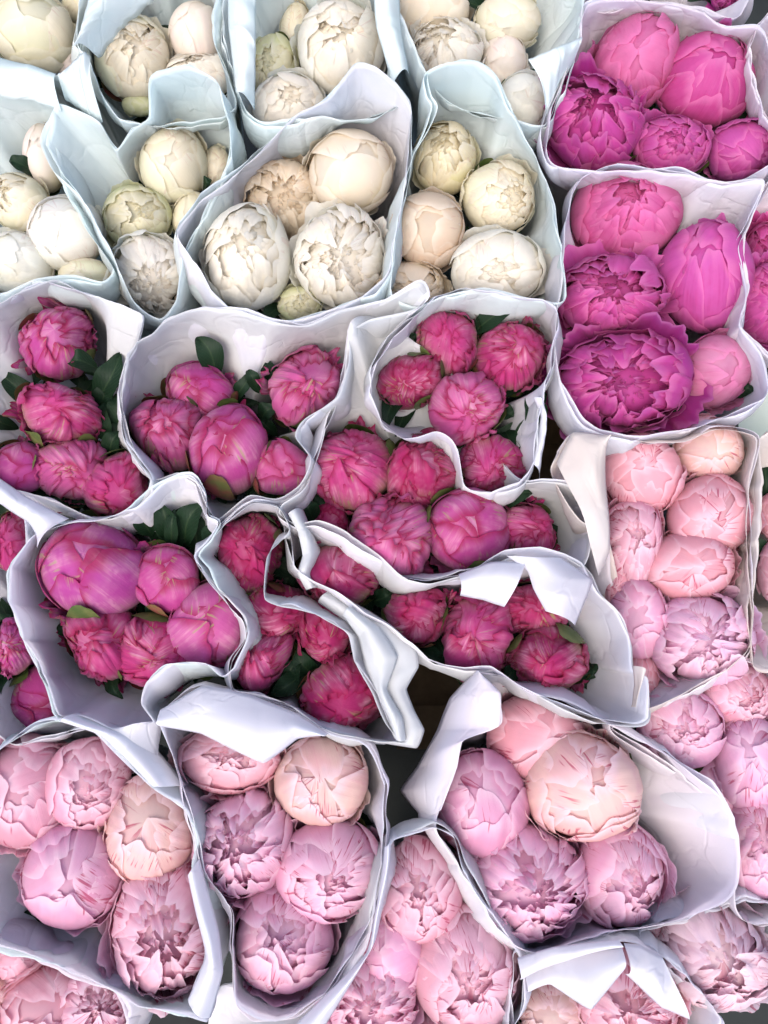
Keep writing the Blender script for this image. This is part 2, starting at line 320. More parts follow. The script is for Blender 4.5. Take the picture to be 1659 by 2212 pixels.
def tube(pts, rad, n=8):
    pts = np.array(pts); V = []
    for k in range(len(pts)):
        d = pts[min(k+1, len(pts)-1)]-pts[max(k-1, 0)]; d /= np.linalg.norm(d)
        u = np.cross(d, [0, 1, .1]); u /= np.linalg.norm(u); v = np.cross(d, u)
        a = np.linspace(0, 6.283, n, endpoint=False)
        V.append(pts[k]+rad*(np.cos(a)[:, None]*u+np.sin(a)[:, None]*v))
    return np.concatenate(V), grid_faces(len(pts), n, True)
def leaf_geo(rng, a, b, width, sag=.012):
    """pointed leaf from base a to tip b (world)"""
    a = np.array(a); b = np.array(b); nv, nu = 17, 9
    s = np.linspace(0, 1, nv)[:, None]; t = np.linspace(-1, 1, nu)[None, :]
    d = b-a; up = np.array([0, 0, 1.]); side = np.cross(d, up); side /= np.linalg.norm(side)+1e-9
    w = width/2*(np.sin(np.pi*s**.85)**.85)*(1-.15*s)+.0006
    wav = .0018*np.sin(s*13+rng.uniform(0, 6))*np.abs(t)
    bend = rng.uniform(-.13, .13)*np.linalg.norm(d)*np.sin(np.pi*s)
    p = a+d*s[..., None]+side*bend[..., None]+(side*(t*w)[..., None])+up*((np.abs(t)**1.3*w*.42)+np.sin(np.pi*s)*sag+wav)[..., None]
    U = np.stack([(t+1)/2+0*s, s+0*t], -1)
    return p.reshape(-1, 3), grid_faces(nv, nu), U.reshape(-1, 2)

GROUPS = {'W': 'cream white peonies', 'M': 'magenta peonies', 'T': 'tight pink peony buds', 'P': 'blush pink peonies'}
FLOWERS = []          # (bouquet, root, world centre, radius)
def peony(bq, x, y, rx, ry, kind, ox, oy, z, tint, label, seed=None):
    hue = bq[0]
    rng = np.random.default_rng(seed if seed is not None else int(x*31+y*17+5000))
    c = P(x, y, z); k = (CL[2]-z)/(CL[2])*PXM
    rxm, rym = rx*k*1.06, ry*k*1.06; rm = (rxm+rym)/2
    ax = np.array([ox, -oy, math.sqrt(max(.05, 1-ox*ox-oy*oy))]); ax /= np.linalg.norm(ax)
    vx, vy = (x-W_/2)/W_*36/cam.lens*.8, -(y-H_/2)/W_*36/cam.lens*.8      # blooms splay outward less than the lens does
    ax = ax[0]*np.array([1, 0, vx])+ax[1]*np.array([0, 1, vy])+ax[2]*np.array([-vx, -vy, 1]); ax /= np.linalg.norm(ax)
    h = np.array([1., 0, 0]) if abs(ax[0]) < .9 else np.array([0, 1., 0])
    u = np.cross(h, ax); u /= np.linalg.norm(u); v = np.cross(ax, u)
    rot = np.stack([u, v, ax], 1)                       # bloom -> camera-aligned axes
    M = CR @ np.diag([rxm, rym, rm]) @ rot
    base = c+np.array([0, 0, 0])-(CR @ (ax*np.array([rxm, rym, rm])))*.9
    cen = BQC[bq]
    foot = np.array([cen[0]+(c[0]-cen[0])*.25, cen[1]+(c[1]-cen[1])*.25, -.44])
    root = empty('peony_bud' if kind in 'TC' else 'peony', foot, label, 'peony bud' if kind in 'TC' else 'peony', GROUPS[hue])
    wk = rng.normal(size=(3, 3))*1.1; wp = rng.uniform(0, 6.28, 3); wa = {'W': .045, 'M': .06, 'T': .115, 'P': .05}[hue]
    def tr(V):
        if kind == 'T': V = V*np.stack([1-.16*V[:, 2], 1-.16*V[:, 2], np.full(len(V), 1.08)], 1)
        return ((V+wa*np.sin(V @ wk.T+wp)-wa*np.sin(wp)) @ M.T)+c-foot
    outer, g, sep = bloom(kind, rng, hue)
    m = MATP[hue]
    def jit():
        k_ = 1+rng.uniform(-.05, .03)
        return tuple(float(np.clip(q*(k_+rng.uniform(-.02, .02)), 0, .93)) for q in tint)
    for V, F, U in outer: mesh_obj('petal', tr(V), F, m, root, U, jit())
    V, F, U = g.out(); it = np.array(jit())
    if kind in 'HO':
        it = it*.6+np.array({'W': (.95,.85,.76), 'M': (.76,.14,.46), 'T': it, 'P': (.95,.72,.80)}[hue])*.4
    mesh_obj('inner_petals', tr(V), F, m, root, U, tuple(float(q) for q in it))
    for V, F, U in sep: mesh_obj('sepal', tr(V), F, M_SEPAL if rng.random() < .65 else M_SEPALR, root, U)
    b0 = base; mid = b0*.6+foot*.4+np.array([0, 0, -.01])
    q = [b0*(1-s)**2+2*s*(1-s)*(b0-(c-b0)*.8)+foot*s*s for s in np.linspace(0, 1, 9)]
    V, F = tube(q, .0032); mesh_obj('stem', V-foot, F, M_STEM, root)
    FLOWERS.append((bq, root, c, rm))
    # filler leaves added below the bloom, most under T, to darken gaps
    for i in range({'T': 5, 'M': 3, 'W': 2, 'P': 2}[hue]):
        a = rng.uniform(0, 6.28); L = rng.uniform(.04, .065)
        st = b0-np.array([0, 0, rng.uniform(.005, .03)]); dr = np.array([math.cos(a), math.sin(a), rng.uniform(.1, .55)])
        V, F, U = leaf_geo(rng, st, st+dr*L, rng.uniform(.016, .024)); mesh_obj('leaf', V-foot, F, M_LEAF, root, U)
    return root
def leaf_at(bq, x0, y0, x1, y1, w, z0=-.02, z1=.0):
    """a leaf read off the photograph, from base (x0,y0) to tip (x1,y1); it grows on the nearest peony of its bouquet"""
    a, b = P(x0, y0, z0), P(x1, y1, z1)
    r = min((f for f in FLOWERS if f[0] == bq), key=lambda f: np.linalg.norm(f[2][:2]-a[:2]))[1]
    rng = np.random.default_rng(int(x0*7+y0))
    V, F, U = leaf_geo(rng, a, b, w*PXM*1.15); mesh_obj('leaf', V-np.array(r.location), F, M_LEAF, r, U)

# ------------------------------------------------------------------ paper
def smooth_loop(pts, n, closed=True, tension=.5):
    p = np.array(pts, float); m = len(p)
    seg = np.linalg.norm(np.diff(np.vstack([p, p[:1]]) if closed else p, axis=0)[:, :2], axis=1)
    cum = np.concatenate([[0], np.cumsum(seg)]); out = []
    for q in np.linspace(0, cum[-1], n, endpoint=not closed):
        i = min(np.searchsorted(cum, q, side='right')-1, len(seg)-1); t = (q-cum[i])/max(seg[i], 1e-9)
        g = (lambda k: p[k % m]) if closed else (lambda k: p[min(max(k, 0), m-1)])
        p0, p1, p2, p3 = g(i-1), g(i), g(i+1), g(i+2)
        m1 = (p2-p0)*tension; m2 = (p3-p1)*tension
        out.append((2*t**3-3*t**2+1)*p1+(t**3-2*t**2+t)*m1+(-2*t**3+3*t**2)*p2+(t**3-t**2)*m2)
    return np.array(out)
def wrap(bq, rim, zr, paper, label, zt=-.035, flap=(), outer_off=5, seed=0, bulge=.35):
    rng = np.random.default_rng(900+seed+sum(map(ord, bq)))
    fl = [(x, y, rx, ry, z) for (b, x, y, rx, ry, kd, ox, oy, z, *r) in FL if b == bq]
    R3 = [(p[0], p[1], p[2] if len(p) > 2 else zr) for p in rim]
    N = 260
    RM = smooth_loop(R3, N, True, .36)
    cen = BQC[bq]
    foot = np.array([cen[0], cen[1], -.45])
    root = empty('paper_wrap', foot, label, 'paper wrap', 'white paper bouquet wraps')
    def sheet(offpx, dz, ph, amp, name, pmat, marg):
        rimw = []
        for k, (x, y, z) in enumerate(RM):
            n1 = RM[(k+1) % N]-RM[k-1]; nn = np.array([n1[1], -n1[0]]); nn /= np.linalg.norm(nn)+1e-9
            a = k/N*6.283
            o = 0 if not offpx else 1.2+offpx*1.5*max(0, math.asin(math.sin(2*a+ph))*.55+math.asin(math.sin(5*a+ph*2))*.5)
            sgn = 1 if area > 0 else -1
            zz = z+.002*math.sin(5*a+ph)+.0015*math.sin(11*a+2*ph)+(dz*(1-min(1, o/4)))
            rimw.append(P(x+nn[0]*o*sgn, y+nn[1]*o*sgn, zz))
        rimw = np.array(rimw)
        # throat: hugs the blooms, seen from the middle of the bouquet
        ang = np.arctan2(rimw[:, 1]-cen[1], rimw[:, 0]-cen[0])
        rad = np.full(N, .03)
        dirs = np.stack([np.cos(ang), np.sin(ang)], 1)
        for (x, y, rx, ry, z) in fl:
            c = P(x, y, z)[:2]-cen[:2]; r = (rx+ry)/2*PXM*1.0+marg
            bb = dirs @ c; disc = r*r-(c @ c-bb*bb)
            ok = disc > 0; rad[ok] = np.maximum(rad[ok], bb[ok]+np.sqrt(disc[ok]))
        for _ in range(10): rad = (np.roll(rad, 1)+rad*2+np.roll(rad, -1))/4
        thr = np.stack([cen[0]+dirs[:, 0]*rad, cen[1]+dirs[:, 1]*rad, np.full(N, zt)], 1)
        # never let the throat stray far beyond the rim
        rr = np.linalg.norm(rimw[:, :2]-cen[:2], axis=1)
        lim = np.minimum(1, (rr+.012)/np.maximum(rad, 1e-6)); thr[:, :2] = cen[:2]+(thr[:, :2]-cen[:2])*lim[:, None]
        bot = np.stack([cen[0]+dirs[:, 0]*.035, cen[1]+dirs[:, 1]*.035, np.full(N, -.42)], 1)
        rows = []; NV = 16
        folds = sum(rng.uniform(.4, 1)*(1.3-2.6*np.abs(np.sin(np.arange(N)/N*3.1416*q+rng.uniform(0, 6)+.8*np.sin(np.arange(N)/N*6.283*2+rng.uniform(0, 6))))**.7) for q in (8, 13, 19))*amp*1.1
        nrm = np.stack([np.cos(ang), np.sin(ang), 0*ang], 1)
        lf = lump(rng, 8, 14, 45)
        for j in range(NV):
            v = j/(NV-1)
            p = rimw*(1-v)+thr*v
            p[:, 2] = rimw[:, 2]*(1-v)+thr[:, 2]*v
            p = p+nrm*(math.sin(math.pi*v)*bulge*.018)
            p = p+nrm*(folds*(math.sin(math.pi*min(1, v*.8+.2))*.9))[:, None]+nrm*((lf(p)+.8*np.abs(lf(p[:, [1, 2, 0]]*1.3)))*.0026*math.sin(math.pi*min(1, v+.12)))[:, None]
            rows.append(p)
        for v in (.15, .4, .7, 1.):
            p = thr*(1-v)+bot*v; rows.append(p+nrm*(folds*(1-v))[:, None])
        V = np.concatenate(rows)
        o = mesh_obj(name, V-foot, grid_faces(len(rows), N, True), PAPER[pmat], root)
        sm = o.modifiers.new('thickness', 'SOLIDIFY'); sm.thickness = .00014; sm.offset = 0
    xs = RM[:, 0]; ys = RM[:, 1]; area = .5*np.sum(xs*np.roll(ys, -1)-np.roll(xs, -1)*ys)
    sheet(0, 0, rng.uniform(0, 6), .0011, 'inner_sheet', paper[0], .005)
    sheet(outer_off, -.014, rng.uniform(0, 6), .0014, 'outer_sheet', paper[-1], .009)
    for (A, B, *opt) in flap:
        n = 60; a = smooth_loop(A, n, False, .18); b = smooth_loop(B, n, False, .18)
        wa = np.array([P(*q) for q in a]); wb = np.array([P(*q) for q in b]); rows = []
        lf2 = lump(rng, 7, 25, 90)
        amp, q = (opt[0], opt[1]) if opt else (.0012, 5)
        for v in np.linspace(0, 1, 14):
            p = wa*(1-v)+wb*v
            p = p+np.stack([lf2(p*1.0), lf2(p[:, [1, 0, 2]]+3.), np.abs(lf2(p[:, [2, 1, 0]]*1.2+1.))-.6], 1)*(.0022*(.35+.65*math.sin(math.pi*v)))
            p[:, 2] += math.sin(math.pi*v)*.010-.012*v**3+amp*np.sin(np.linspace(0, 6.283*q, n)+2*v)*(.3+v)
            rows.append(p)
        o = mesh_obj('folded_flap', np.concatenate(rows)-foot, grid_faces(14, n), PAPER[paper[0]], root)
        sm = o.modifiers.new('thickness', 'SOLIDIFY'); sm.thickness = .00014; sm.offset = 0
    return root
# ------------------------------------------------------------------ blooms read off the photograph
# bouquet, x, y, half width, half height, kind, opening direction, height, tint, label
cw, cc, cg, cb, cp = (.95,.93,.87), (.89,.85,.69), (.74,.76,.46), (.87,.79,.67), (.92,.85,.79)
m1, m2, m3, m4 = (.66,.10,.37), (.55,.055,.37), (.74,.21,.45), (.68,.13,.47)
t1, t2, t3, t4 = (.60,.065,.27), (.60,.085,.36), (.50,.03,.17), (.66,.13,.38)
p1, p2, p3, p4, p5, p6 = (.87,.49,.56), (.87,.52,.70), (.89,.67,.62), (.92,.79,.84), (.83,.46,.58), (.88,.54,.65)
FL = [
('WA', 72,72,98,88,'B',.1,-.5,0,cc,'big cream peony in the top left corner of the photo'),
('WA',150,128,34,42,'B',.3,0,-.02,cp,'pale peony half hidden right of the big corner cream peony'),
('WA',190,12,62,48,'B',0,-.3,-.03,cc,'cream peony at the top edge behind the big corner peony'),
('WB',285,125,83,95,'H',.15,-.25,0,cc,'cream peony with small torn opening between two paper folds at the upper left'),
('WB',424,78,62,72,'C',-.1,-.4,-.005,cp,'pinkish white pointed peony below the top edge, right of the one with a torn opening'),
('WB',430,165,78,52,'H',-.2,-.5,-.01,cw,'white peony half covered by the tall square paper corner'),
('WB',458,5,38,34,'B',0,0,-.03,cc,'cream peony with a brown blotch cut by the top edge'),
('WB',298,228,36,24,'C',.2,.2,-.015,cg,'tiny green tipped cream bud below the torn opening peony'),
('WB',232,-22,60,34,'O',0,0,-.02,cp,'frilly peach peony peeking in at the top edge'),
('WC',588,145,58,68,'H',-.25,-.1,-.012,cg,'yellow green peony bud with a small rosy opening beside the big white peony'),
('WC',738,105,102,106,'H',.05,-.2,.005,cw,'largest white peony at the top centre with a small pink heart'),
('WC',640,70,36,60,'B',-.2,0,-.022,cc,'cream peony squeezed between the green bud and the largest top white peony'),
('WC',625,232,84,72,'H',.05,-.1,0,cw,'white star opened peony below the yellow green bud'),
('WC',790,10,60,40,'B',0,0,-.03,cc,'dull cream peony cut by the top edge right of the largest white one'),
('WD',935,22,94,72,'B',.1,-.4,-.005,cb,'pale buff peony with red ticks at the top edge'),
('WD',1098,48,76,66,'B',.1,.3,0,cc,'cream peony with wrinkled top and green side near the top edge'),
('WD',968,115,82,68,'O',-.2,-.3,0,cw,'white loosely ruffled peony under the buff peony'),
('WD',1090,132,54,60,'B',.1,.1,-.01,cp,'pinkish white peony between the ruffled white and the paper corner'),
('WD',1128,222,58,62,'B',.2,-.1,0,cw,'bright white peony at the right tip of the top white bouquet'),
('WE',45,440,64,66,'H',-.5,-.3,0,cc,'yellow cream peony at the left edge under the single dark leaf'),
('WE',145,498,86,80,'B',-.1,-.5,.004,cw,'large white cream peony in the left edge bouquet'),
('WE',38,570,76,72,'B',.0,-.2,.002,cw,'white peony in the left corner just above the pink bouquet paper'),
('WE',185,592,58,34,'B',.2,.2,-.005,cc,'flat looking yellowish peony below the large white cream one'),
('WE',100,340,44,74,'C',-.3,-.4,-.01,cp,'pale pink tall petalled peony against the left paper wall'),
('WE',178,405,36,40,'B',.2,.2,-.015,cc,'small cream bud hidden beside the left paper edge'),
('WF',375,362,77,84,'B',.1,-.3,.004,cc,'round cream bud with red streaked base in front of the tall square corner'),
('WF',298,470,75,67,'H',0,-.1,.004,(.70,.71,.44),'pale green bud with a tiny centre opening'),
('WF',416,468,50,52,'B',.1,.1,-.01,cc,'cream bud half tucked under the paper right of the pale green bud'),
('WF',470,360,32,48,'B',.3,0,-.015,cc,'sliver of a cream peony right of the round cream bud'),
('WF',325,592,82,82,'O',.05,.25,0,cw,'white peony opening downward below the pale green bud'),
('WF',268,545,24,20,'C',-.3,.2,-.01,cc,'tiny cream petal tuft left of the downward opening white peony'),
('WG',758,378,104,92,'B',.05,-.2,0,cb,'large round beige peony under the crinkled paper top in the centre'),
('WG',620,428,92,84,'O',-.1,.0,-.018,(.80,.66,.47),'tan ruffled fully frilled peony in the centre white bouquet'),
('WG',536,560,102,118,'H',-.05,-.25,.004,cw,'big white peony with rosy heart at the left of the centre bouquet'),
('WG',736,558,104,110,'O',0,0,.006,cw,'wide open white rose like peony at the front of the centre bouquet'),
('WG',645,655,46,38,'H',0,.1,-.012,cg,'small yellow green bud between the two big white peonies'),
('WH',960,345,74,84,'H',.05,-.35,0,(.78,.72,.46),'cream green bud with open tip and red spot at its lower left'),
('WH',928,500,84,88,'B',.0,0,.002,(.80,.66,.54),'smooth round peach cream ball at the right white bouquet'),
('WH',1075,432,80,82,'H',.35,.05,0,cc,'cream peony with brownish heart turned right'),
('WH',1070,582,104,84,'H',.05,.1,.006,cw,'large flat white peony with small golden heart at the front right'),
('WH',890,622,76,54,'O',.1,.3,-.01,(.82,.70,.54),'ragged cream peony with curled petals below the smooth peach ball'),
('MA',1312,-14,50,34,'B',0,.2,-.01,m4,'magenta peony cut by the top edge at the left'),
('MA',1578,-10,44,40,'O',0,.2,-.01,m2,'ruffled magenta peony cut by the top edge at the right'),
('MB',1375,135,92,102,'B',-.1,-.35,0,m3,'pink peony with pale wrinkled tip at the top right, above the dark ruffled one'),
('MB',1520,182,102,98,'B',.2,-.35,.002,m1,'large smooth rose pink peony ball at the top right'),
('MB',1286,268,104,102,'O',.05,-.3,.006,m2,'purplish magenta peony with crumpled opening at the left of its paper'),
('MB',1450,318,86,70,'H',0,-.1,0,m4,'magenta peony with small pale heart in the front of the top right bouquet'),
('MB',1602,326,72,68,'B',.3,.2,0,m4,'magenta peony against the right edge below the large smooth ball'),
('MC',1350,458,112,108,'H',.1,-.35,-.004,m3,'large loose rose pink peony at the back of the right magenta bouquet'),
('MC',1318,640,116,96,'O',.05,-.1,.004,m4,'orchid pink ruffled peony with spreading outer petals at the left'),
('MC',1522,602,98,110,'B',-.1,-.5,.004,m4,'smooth magenta peony with one broad wrapping petal'),
('MC',1348,822,142,112,'O',-.1,.0,.008,m2,'biggest fully open magenta peony at the front of its bouquet'),
('MC',1545,802,76,82,'B',.4,.2,-.004,(.76,.32,.52),'pale pink tipped peony right of the biggest open magenta'),
('MD',1662,555,52,72,'O',.0,.1,-.01,m1,'crimson pink ruffled peony cut by the right edge'),
('MD',1662,655,60,86,'O',.2,.1,.002,m4,'magenta peony with rolled petals cut by the right edge'),
('ME',1705,195,70,90,'B',0,0,-.02,m3,'pink peony glimpsed behind paper at the right edge'),
('TA',130,735,92,78,'T',-.1,-.3,.002,t2,'topmost mauve pink bud in the left edge bouquet'),
('TA',126,886,92,76,'T',.05,-.1,.004,t1,'plump pink bud below the topmost mauve one at the left'),
('TA',48,1010,58,58,'C',0,0,.0,t2,'smooth purple pink bud at the left edge'),
('TA',160,1015,66,76,'T',.1,0,0,t4,'pale streaked pink bud between the smooth one and the green based one'),
('TA',250,1052,72,74,'T',.1,.2,.004,t1,'pink bud with a green patch at the front of the left bouquet'),
('TB',430,850,74,60,'C',-.1,-.3,-.008,t2,'smooth pink bud under the upright dark leaf'),
('TB',365,932,74,74,'T',-.1,-.1,.002,t4,'pale crumpled pink bud at the left of the centre left bouquet'),
('TB',490,968,86,98,'C',.0,-.3,.006,t2,'largest tall pink bud of the centre left bouquet'),
('TB',662,835,76,80,'T',.25,-.3,.0,t4,'lilac pink bud against the paper with dark leaves at its left'),
('TB',604,1012,60,62,'C',.1,-.2,0,t4,'light pink bud beside the wavy paper edge'),
('TC',970,742,74,72,'T',-.05,-.2,.0,t1,'topmost pink bud of the small rolled bouquet'),
('TC',1110,768,76,74,'T',.1,-.2,.002,t1,'pink bud under the long dark leaf at the right of the rolled bouquet'),
('TC',884,830,68,64,'T',-.2,0,.0,t3,'deep rose bud at the left of the rolled bouquet'),
('TC',1012,882,76,74,'T',.05,.1,.004,t4,'pink bud with frilly petals sticking out on both sides'),
('TC',1048,1002,63,58,'T',-.1,0,-.002,t1,'pink bud with green streaks at the lower tip of the rolled bouquet'),
('TD',765,1012,86,92,'T',-.05,-.3,.0,t1,'large dusky pink bud at the left of the middle bouquet'),
('TD',916,1018,76,78,'T',.0,-.3,-.002,t3,'rosy red cone shaped bud between two pink ones'),
('TD',852,1162,86,90,'T',.05,-.1,.004,t4,'bright lilac pink crumpled bud at the front of the middle bouquet'),
('TD',1008,1142,86,88,'C',.1,-.3,.004,t2,'smooth vivid pink bud with one overlapping petal'),
('TD',1140,1146,60,60,'T',.3,-.1,-.004,t1,'striped pink bud at the right of the smooth vivid one'),
('TD',718,1130,40,42,'T',-.3,.1,-.02,t3,'small green and wine bud hidden at the lower left of the middle bouquet'),
('TE',738,1246,84,72,'T',-.3,0,0,t3,'rose bud pointing left below the crossing paper edge'),
('TE',896,1332,70,66,'T',.05,-.1,.0,t3,'crinkled deep pink bud in the dark between two papers'),
('TE',1030,1366,80,76,'T',0,.0,.002,t1,'deep pink bud with green base left of the reddest bud'),
('TE',1152,1322,74,56,'T',.1,-.1,-.012,t3,'deep pink bud partly covered by the folded paper corner'),
('TE',1190,1430,86,80,'T',.1,.1,.004,t3,'reddest crinkled bud with big green patches at the front right'),
('TF',205,1226,110,98,'C',-.05,-.35,.004,(.56,.08,.38),'largest purple pink bud of the lower left bouquet'),
('TF',363,1246,68,74,'C',.05,-.35,.004,t2,'oval violet pink bud beside the upright small leaf'),
('TF',220,1388,78,72,'T',-.2,.1,-.002,t1,'crumpled rose bud under the largest purple one'),
('TF',335,1415,76,66,'T',.0,.1,-.002,t1,'green and pink striped bud low in the lower left bouquet'),
('TF',450,1342,80,94,'C',.1,-.1,.002,(.66,.13,.42),'smooth bright pink bud against the right paper fold'),
('TG',535,1190,76,88,'T',-.1,-.1,-.002,t3,'coral red bud right of the narrow paper pleat'),
('TG',597,1322,66,62,'T',.1,.1,-.004,t3,'rose bud under the torn white paper corner'),
('TG',703,1368,62,62,'T',.1,.2,-.002,t3,'round coral bud beside the diagonal paper edge'),
('TG',566,1426,68,72,'T',0,0,.002,t1,'round pink bud in the middle of the lower centre bouquet'),
('TG',740,1502,80,86,'T',.1,.2,.002,t3,'lowest dark rose bud with green tip at the paper hollow'),
('TH',30,1172,38,64,'T',-.2,0,0,t1,'rose bud at the left edge, highest of three in its paper'),
('TH',30,1402,42,56,'T',0,0,0,t2,'magenta bud at the left edge, middle of three in its paper'),
('TH',108,1508,64,70,'C',.2,.1,-.045,t2,'magenta bud mostly hidden below the white paper at the left'),
('PA',1388,1022,86,84,'B',-.1,-.2,0,p1,'salmon pink ball at the upper left of the right blush bouquet'),
('PA',1530,970,76,68,'B',.1,0,-.004,p3,'creamy pink peony with red flecks at the top of the right blush bouquet'),
('PA',1536,1116,88,88,'B',.1,.1,.002,p1,'large smooth salmon peony against the right paper wall'),
('PA',1364,1172,64,100,'H',.05,-.1,0,p5,'tall dusty pink peony opening beside the tan paper'),
('PA',1486,1226,88,74,'B',.1,0,.004,p1,'rosy ball with lilac folds in the middle of the right blush bouquet'),
('PA',1336,1268,32,62,'B',-.2,.1,-.012,p1,'sliver of a pink peony under the tall dusty one'),
('PA',1376,1338,60,88,'B',-.1,-.1,-.002,p2,'smooth lilac pink peony left of the many petalled one'),
('PA',1516,1376,106,100,'O',.1,0,.008,(.88,.57,.78),'lilac many petalled open peony at the front of the right blush bouquet'),
('PA',1384,1465,36,58,'B',0,.2,-.014,p1,'small dark edged pink peony under the curled paper tab'),
('PB',1592,1500,78,62,'H',.4,.1,-.004,p5,'dusty rose peony right of the front paper edge'),
('PB',1470,1572,88,82,'H',.05,0,.002,p2,'lilac pink half open peony beside the curled paper tab'),
('PB',1618,1645,72,98,'B',-.05,-.2,0,(.84,.54,.72),'tall lilac peony at the right edge below the dusty rose one'),
('PB',1532,1706,72,74,'B',.2,0,-.032,p2,'pink peony tucked behind the long slanting paper'),
('PB',1368,1600,44,36,'B',0,0,-.05,p1,'rose pink sliver behind the slanting paper top'),
('PB',1638,1830,66,112,'H',.1,-.1,-.004,p2,'pale lilac peony hanging over the right edge low down'),
('PC',1540,2052,100,98,'O',.1,.05,0,p4,'very pale white pink peony near the lower right corner'),
('PC',1418,2030,34,40,'B',0,0,-.02,p6,'pink sliver left of the very pale peony'),
('PD',58,1712,90,112,'B',-.1,-.2,0,p5,'large dusty pink peony at the lower left edge'),
('PD',190,1690,84,96,'H',.05,.1,.004,p5,'dusty pink peony with frilly crest beside the edge one'),
('PD',325,1790,88,100,'B',0,-.2,.004,p3,'creamy peach peony with a dark speck'),
('PD',160,1884,98,106,'B',.0,-.1,.002,p2,'lilac pink peony with crimson slashes'),
('PD',355,2000,106,128,'O',.1,.15,.0,p6,'shaggy ruffled pink peony at the front of the lower left bouquet'),
('PE',492,1640,106,70,'H',0,-.1,0,p1,'rosy peony partly under the pointed paper flap'),
('PE',695,1688,94,86,'B',.05,-.2,.002,p3,'cream pink peony with crimson nicks right of the pointed flap'),
('PE',526,1812,98,112,'O',-.1,-.05,.004,p2,'rose shaped lilac peony with a purple hollow'),
('PE',714,1882,106,100,'H',.05,.15,.004,p2,'cupped pink peony against the right side of its paper'),
('PE',615,2022,100,104,'H',-.05,-.05,.002,p2,'egg shaped pink peony alone at the paper bottom'),
('PF',1165,1592,98,88,'B',.1,-.1,-.014,p1,'peach pink peony beneath the thin paper curl'),
('PF',1038,1732,100,110,'B',.1,-.2,0,(.84,.45,.64),'mauve pink wrapped peony at the left of the big slanted bouquet'),
('PF',1258,1690,116,114,'B',.0,.0,.006,p3,'biggest creamy pink peony with crimson hairlines'),
('PF',1135,1902,122,116,'O',.1,.05,.006,(.88,.53,.73),'wide many petalled lilac peony at the front of the slanted bouquet'),
('PF',1345,1888,90,104,'H',.3,.2,.002,p2,'crimson striped lilac peony at the right of the slanted bouquet'),
('PG',905,1925,80,106,'H',-.05,0,.0,p5,'dusty pink peony at the peak of the lowest centre bouquet'),
('PG',1006,2090,106,118,'H',.05,.2,.002,p6,'large pink peony with a striped crimson heart at the bottom centre'),
('PG',845,2060,66,92,'B',-.1,.1,-.006,p2,'lilac pink peony squeezed beside the lowest white paper'),
('PG',805,2160,90,78,'O',0,.1,0,p2,'ruffled pink peony cut by the bottom edge in the centre'),
('PG',955,2225,60,40,'B',0,0,-.02,p5,'dull rose sliver at the bottom edge below the striped heart one'),
('PH',42,2070,48,42,'B',0,0,-.004,p6,'salmon petals at the left just below the long paper rim'),
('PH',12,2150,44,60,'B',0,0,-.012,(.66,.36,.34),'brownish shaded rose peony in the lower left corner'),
('PH',105,2175,86,80,'B',.1,0,0,p1,'salmon pink peony at the bottom left'),
('PH',215,2170,76,78,'O',.1,.0,.002,p6,'rose shaped salmon peony at the bottom edge under the shaggy one'),
('PI',1195,2180,72,60,'B',0,0,-.006,p3,'peach pink peony left of the white paper triangle at the bottom'),
('PI',1345,2165,110,90,'O',.1,.0,0,p1,'red feathered peony under the white paper triangle'),
('PJ',1672,1115,34,48,'B',0,0,0,p1,'salmon petals showing at the right edge, upper of two'),
('PJ',1682,1240,40,70,'B',0,0,0,p6,'salmon petals showing at the right edge, lower of two'),
]
BQC = {}
for _b in {f[0] for f in FL}:
    q = np.array([P(f[1], f[2], -.02) for f in FL if f[0] == _b]); BQC[_b] = q.mean(0)[:2]

# ------------------------------------------------------------------ the ground under the bouquets
def slab(name, x0, x1, y0, y1, z0, z1, mat):
    V = [(x, y, z) for z in (z0, z1) for (x, y) in ((x0,y0),(x1,y0),(x1,y1),(x0,y1))]
    F = [(3,2,1,0),(4,5,6,7),(0,1,5,4),(1,2,6,5),(2,3,7,6),(3,0,4,7)]
    return mesh_obj(name, V, F, mat, smooth=False)
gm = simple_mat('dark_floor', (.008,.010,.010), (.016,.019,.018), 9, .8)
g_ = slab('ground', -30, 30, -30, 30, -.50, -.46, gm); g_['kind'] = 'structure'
# cardboard carton seen in the gaps
bx = empty('cardboard_box', (0, 0, 0), 'dark brown cardboard carton glimpsed in the gap between pink and magenta bouquets', 'cardboard box')
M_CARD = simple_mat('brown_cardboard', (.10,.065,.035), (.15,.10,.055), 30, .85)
c = P(1225, 960, -.14)
def box_part(name, x0, x1, y0, y1, z0, z1):
    V = [(x, y, z) for z in (z0, z1) for (x, y) in ((x0,y0),(x1,y0),(x1,y1),(x0,y1))]
    F = [(3,2,1,0),(4,5,6,7),(0,1,5,4),(1,2,6,5),(2,3,7,6),(3,0,4,7)]
    return mesh_obj(name, V, F, M_CARD, bx, smooth=False)
bx.location = (c[0], c[1], -.46)
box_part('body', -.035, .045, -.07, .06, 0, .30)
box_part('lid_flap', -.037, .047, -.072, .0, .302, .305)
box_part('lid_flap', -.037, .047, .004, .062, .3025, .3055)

M_SPOT = simple_mat('spotted_green_sheet', (.50,.56,.50), (.46,.52,.44), 12, .6)
sh = empty('plastic_sheet', P(1650, 900, -.06), 'pale green sheet lying at the right edge below the magenta bouquet paper', 'sheet')
V = np.array([P(x, y, z) for z in (-.065, -.06) for (x, y) in ((1590,850),(1760,830),(1780,1000),(1600,980))])-np.array(sh.location)
mesh_obj('sheet', V, [(3,2,1,0),(4,5,6,7),(0,1,5,4),(1,2,6,5),(2,3,7,6),(3,0,4,7)], M_SPOT, sh, smooth=False)

